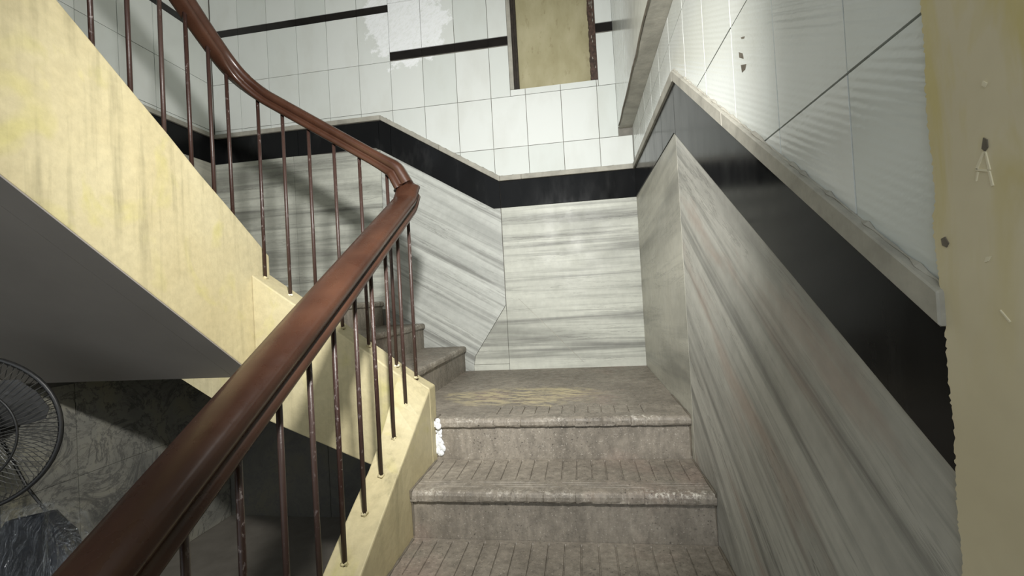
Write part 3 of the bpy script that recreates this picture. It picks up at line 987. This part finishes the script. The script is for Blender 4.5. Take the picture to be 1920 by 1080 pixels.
# ------------------------------------------------------------------ railing
rail = thing('stair_railing', (-0.656, 1.0, kz(1.0)), 'brown wooden handrail on thin iron balusters winding round the stairwell', 'railing')
def rz(y): return 0.285 + 0.625 * (y - 1.479) - 0.024
corners = [((-0.652, 0.20, rz(0.20)), 0), ((-0.650, 1.672, rz(1.672)), 0.014), ((-0.650, 1.722, 0.448), 0.012), ((-0.690, 1.713, 0.528), 0.014),
           ((-1.270, 1.710, 0.902), 0.06), ((-1.352, 1.655, 0.985), 0.07), ((-1.362, 1.52, 1.085), 0.05), ((-1.362, -0.2, 2.34), 0)]
prof = [(-0.046, -0.012), (-0.051, 0.000), (-0.049, 0.014), (-0.040, 0.024), (-0.021, 0.029), (0.0, 0.030), (0.021, 0.029), (0.040, 0.024), (0.049, 0.014), (0.051, 0.000), (0.046, -0.012),
        (0.033, -0.020), (0.032, -0.027), (0.040, -0.034), (0.042, -0.046), (0.036, -0.055), (0.016, -0.058), (-0.016, -0.058), (-0.036, -0.055), (-0.042, -0.046), (-0.040, -0.034), (-0.032, -0.027), (-0.033, -0.020)]
C_ = [(Vector(p), d) for p, d in corners]
fine = [C_[0][0]]
for i in range(1, len(C_) - 1):                       # straight runs joined by short rounded corners
    c, d = C_[i]
    a = c + (C_[i - 1][0] - c).normalized() * d
    b = c + (C_[i + 1][0] - c).normalized() * d
    for k in range(9):
        t = k / 8
        fine.append(a * (1 - t) ** 2 + c * 2 * t * (1 - t) + b * t * t)
fine.append(C_[-1][0])
dense = []
for a, b in zip(fine, fine[1:]):
    n_ = max(1, int((b - a).length / 0.05))
    dense += [a + (b - a) * (i / n_) for i in range(n_)]
fine = dense + [fine[-1]]
secs = []
for i, p in enumerate(fine):
    t = (fine[min(i + 1, len(fine) - 1)] - fine[max(i - 1, 0)]).normalized()
    side = t.cross(Vector((0, 0, 1))).normalized()
    u_ = side.cross(t).normalized()
    k = 1.0 - 0.10 * max(0.0, min(1.0, (p.y - 1.0) / 0.7)) - 0.20 * max(0.0, min(1.0, (-0.652 - p.x) / 0.11))   # the upper runs are slimmer
    secs.append([p + side * (a * k) + u_ * (b * k) for a, b in prof])
o = obj('handrail', loft_bm(secs), M['rail'], rail, smooth=True)
md = o.modifiers.new('edges', 'EDGE_SPLIT'); md.split_angle = math.radians(50)

def rail_under(x, y, flight):
    if flight == 1: return rz(y) - 0.055
    if flight == 2: return 0.626 - 0.645 * (x + 0.841) - 0.038
    return 1.085 + 0.729 * (1.52 - y) - 0.038

def baluster(x, y, zb, zt, jit=0.0):
    b = obj('baluster', tube_bm([(x + jit, y, zb - 0.02), (x + jit * 0.4, y, (zb + zt) / 2), (x, y, zt + 0.01)], 0.0070, 8), M['bar'], rail, smooth=True)
    rn = random.Random(int((x * 13 + y * 71) * 1000))
    bm = bmesh.new()
    bmesh.ops.create_icosphere(bm, subdivisions=2, radius=1.0, matrix=Matrix.Translation((x + jit, y, zb + 0.002)) @ Matrix.Diagonal((0.0105, 0.010, 0.007, 1)))
    for v in bm.verts: v.co += Vector((rn.uniform(-1, 1), rn.uniform(-1, 1), rn.uniform(-1, 1))) * 0.003
    c = obj('mortar_collar', bm, M['chip'] if rn.random() < 0.3 else M['cream'], None, smooth=True)
    c.parent = b
    c.matrix_parent_inverse = Matrix.Translation(-(b.location))
    return b

for i, y in enumerate([0.415, 0.535, 0.652, 0.774, 0.897, 1.012, 1.128, 1.250, 1.362, 1.480, 1.595, 1.712]):
    zb = kz(y) + 0.04 * max(0, min(1, (y - 1.40) / 0.27)) if y < 1.7 else -0.305
    baluster(-0.656, y, zb, rail_under(-0.656, y, 1) + (0.03 if y > 1.65 else 0), random.uniform(-0.003, 0.003))
for x in (-0.735, -0.848, -0.955, -1.063, -1.176, -1.285):
    baluster(x, 1.712, kl(x) + 0.003, rail_under(x, 1.71, 2), random.uniform(-0.003, 0.003))
for y in (1.636, 1.548, 1.449, 1.347, 1.232, 1.119, 1.005, 0.89, 0.775, 0.66):
    baluster(-1.362, y, ut(y), rail_under(-1.362, y, 3), random.uniform(-0.004, 0.004))

# ------------------------------------------------------------------ pedestal fan under the upper flight
t20 = math.radians(20)
hx, hf = Vector((rt.x, rt.y, 0)).normalized(), Vector((fw.x, fw.y, 0)).normalized()
tdir = (hx * math.cos(t20) + hf * math.sin(t20)).normalized()
ndir = (hx * math.sin(t20) - hf * math.cos(t20)).normalized()      # faces the viewer
FC = ray(-75, 817) * (1.42 / F_PX)
RF = 0.247
ZV = Vector((0, 0, 1))
def fp(r, a, d): return FC + tdir * (r * math.cos(a)) + ZV * (r * math.sin(a)) + ndir * d
fan = thing('pedestal_fan', (FC.x, FC.y, ZF), 'black round wire-guard pedestal fan under the stairs at the left edge', 'fan')
def ring(r, d, rad, n=56): return tube_bm([fp(r, 2 * math.pi * k / n, d) for k in range(n)], rad, 6, closed=True)
obj('guard_rim', ring(RF, 0.0, 0.0075), M['fan'], fan, smooth=True)
g = None
for r, d in ((0.165, 0.055), (0.105, 0.068)):
    obj('guard_ring', ring(r, d, 0.0035), M['fan'], fan, smooth=True)
bm = bmesh.new()
for k in range(84):
    a = 2 * math.pi * k / 84
    tube_bm([fp(0.045, a, 0.070), fp(0.13, a + 0.04, 0.066), fp(0.20, a + 0.09, 0.043), fp(0.236, a + 0.11, 0.015), fp(RF, a + 0.12, 0.0)], 0.0013, 4, bm)
o = obj('front_wires', bm, M['fan_wire'], fan); o['kind'] = 'stuff'
bm = bmesh.new()
for k in range(84):
    a = 2 * math.pi * k / 84
    tube_bm([fp(0.05, a, -0.075), fp(0.16, a, -0.07), fp(0.225, a, -0.04), fp(RF, a, 0.0)], 0.0013, 4, bm)
o = obj('rear_wires', bm, M['fan_wire'], fan); o['kind'] = 'stuff'
obj('badge', lathe_bm(FC + ndir * 0.062, ndir, [(0, 0.02), (0, 0.047), (0.008, 0.045), (0.012, 0.030)], 28), M['fan'], fan, smooth=False)
for k in range(3):
    a0 = 2 * math.pi * k / 3 + 0.55
    secs = []
    for r, wdt, tw in ((0.035, 0.30, 0.035), (0.08, 0.50, 0.045), (0.14, 0.52, 0.045), (0.19, 0.46, 0.035), (0.21, 0.30, 0.022)):
        a, b = a0 - wdt, a0 + wdt
        secs.append([fp(r, a, -0.02 - tw * 0.5), fp(r, a0, -0.02), fp(r, b, -0.02 + tw * 0.5), fp(r, b, -0.023 + tw * 0.5), fp(r, a0, -0.023), fp(r, a, -0.023 - tw * 0.5)])
    obj('blade', loft_bm(secs), M['blade'], fan, smooth=False)
obj('hub', lathe_bm(FC - ndir * 0.045, ndir, [(0, 0.036), (0.045, 0.036), (0.055, 0.022)], 20), M['fan'], fan)
obj('motor', lathe_bm(FC - ndir * 0.19, ndir, [(0, 0.03), (0.02, 0.06), (0.08, 0.068), (0.12, 0.06), (0.125, 0.03)], 24), M['fan'], fan, smooth=False)
PB = FC - ndir * 0.13
obj('pole', tube_bm([(PB.x, PB.y, ZF + 0.02), (PB.x, PB.y, FC.z - 0.06)], [0.017, 0.014], 14), M['fan_wire'], fan, smooth=True)
obj('base', lathe_bm((PB.x, PB.y, ZF), (0, 0, 1), [(0, 0.20), (0.012, 0.20), (0.03, 0.17), (0.045, 0.05), (0.07, 0.03)], 36), M['fan'], fan)
cb = [PB + Vector((0.03, 0.01, -0.06))]
for k in range(1, 9):
    s = k / 8
    cb.append(Vector((PB.x + 0.03 + 0.20 * math.sin(s * 2.6), PB.y + 0.25 * s, FC.z - 0.10 - s * (FC.z - 0.10 - ZF - 0.006))))
obj('cable', tube_bm(cb, 0.005, 8), M['fan'], fan, smooth=True)

# ------------------------------------------------------------------ wrapped chair
CC = ray(40, 985) * (1.12 / F_PX)
cx, cy = CC.x, CC.y
ang = math.atan2(-cy, -cx)                       # turned towards the steps
ca, sa = math.cos(-0.35), math.sin(-0.35)
CH = thing('office_chair', (cx, cy, ZF), 'dark navy chair still wrapped in clear plastic beside the fan', 'chair')
def cp(a, b, z):                                  # a = sideways, b = forward (towards the viewer)
    return Vector((cx + a * ca + b * sa, cy + a * sa - b * ca, z))
def pad(w, h, th, z0, lean, name, mat, off=0.0, puff=0.0, nz=12, na=14, wob=0.0, seed=0):
    rn = random.Random(seed)
    secs = []
    for i in range(nz + 1):
        s = i / nz
        z = z0 + s * h
        k = min(1.0, math.sqrt(max(0.0, 1 - max(0, (s - 0.82) / 0.18) ** 2))) if s > 0.82 else min(1.0, 0.86 + s * 0.35)
        hw = max(0.02, w / 2 * k)
        tk = max(0.006, th / 2 * (0.75 + 0.5 * math.sin(math.pi * min(1, s * 1.02))) * (k ** 0.5))
        ring_ = []
        for j in range(na * 2):
            t = 2 * math.pi * j / (na * 2)
            ct, stn = math.cos(t), math.sin(t)
            aa = math.copysign(abs(ct) ** 0.45, ct) * hw
            bb = math.copysign(abs(stn) ** 0.6, stn) * tk
            ring_.append(cp(aa + rn.uniform(-wob, wob), bb + off - lean * s + 0.03 * (aa / hw) ** 2 + rn.uniform(-wob, wob), z + rn.uniform(-wob, wob)))
        secs.append(ring_)
    return obj(name, loft_bm(secs), mat, CH, smooth=True)
zt = CC.z
pad(0.40, 0.46, 0.08, zt - 0.45, 0.06, 'backrest', M['navy'])
pad(0.47, 0.50, 0.115, zt - 0.47, 0.065, 'plastic_cover', M['film'], nz=22, na=22, wob=0.006, seed=4)
bm = bmesh.new()
secs = []
for i in range(7):
    s = i / 6
    k = 1.0 if 0 < i < 6 else 0.93
    secs.append([cp(math.copysign(abs(math.cos(t)) ** 0.5, math.cos(t)) * 0.23 * k, 0.22 + math.copysign(abs(math.sin(t)) ** 0.5, math.sin(t)) * 0.22 * k, ZF + 0.42 + 0.07 * s) for t in [2 * math.pi * j / 24 for j in range(24)]])
obj('seat', loft_bm(secs), M['navy'], CH, smooth=True)
obj('back_bar', tube_bm([cp(0, -0.01, zt - 0.40), cp(0, -0.02, ZF + 0.44), cp(0, 0.10, ZF + 0.41)], 0.018, 10), M['fan'], CH, smooth=True)
obj('column', tube_bm([cp(0, 0.2, ZF + 0.42), cp(0, 0.2, ZF + 0.08)], 0.026, 14), M['fan_wire'], CH, smooth=True)
for k in range(5):
    a = 2 * math.pi * k / 5 + 0.3
    e = (0.26 * math.cos(a), 0.2 + 0.26 * math.sin(a))
    lg = obj('leg', tube_bm([cp(0, 0.2, ZF + 0.10), cp(e[0], e[1], ZF + 0.065)], [0.024, 0.015], 10), M['fan'], CH, smooth=True)
    q = cp(e[0], e[1], ZF + 0.028)
    wv = cp(math.cos(a + 1.57), 0.2 + math.sin(a + 1.57), 0) - cp(0, 0.2, 0)
    c = obj('caster', lathe_bm(q - wv * 0.016, wv, [(0, 0.018), (0.003, 0.028), (0.029, 0.028), (0.032, 0.018)], 16), M['fan'], None)
    c.parent = lg
    c.matrix_parent_inverse = Matrix.Translation(-lg.location)
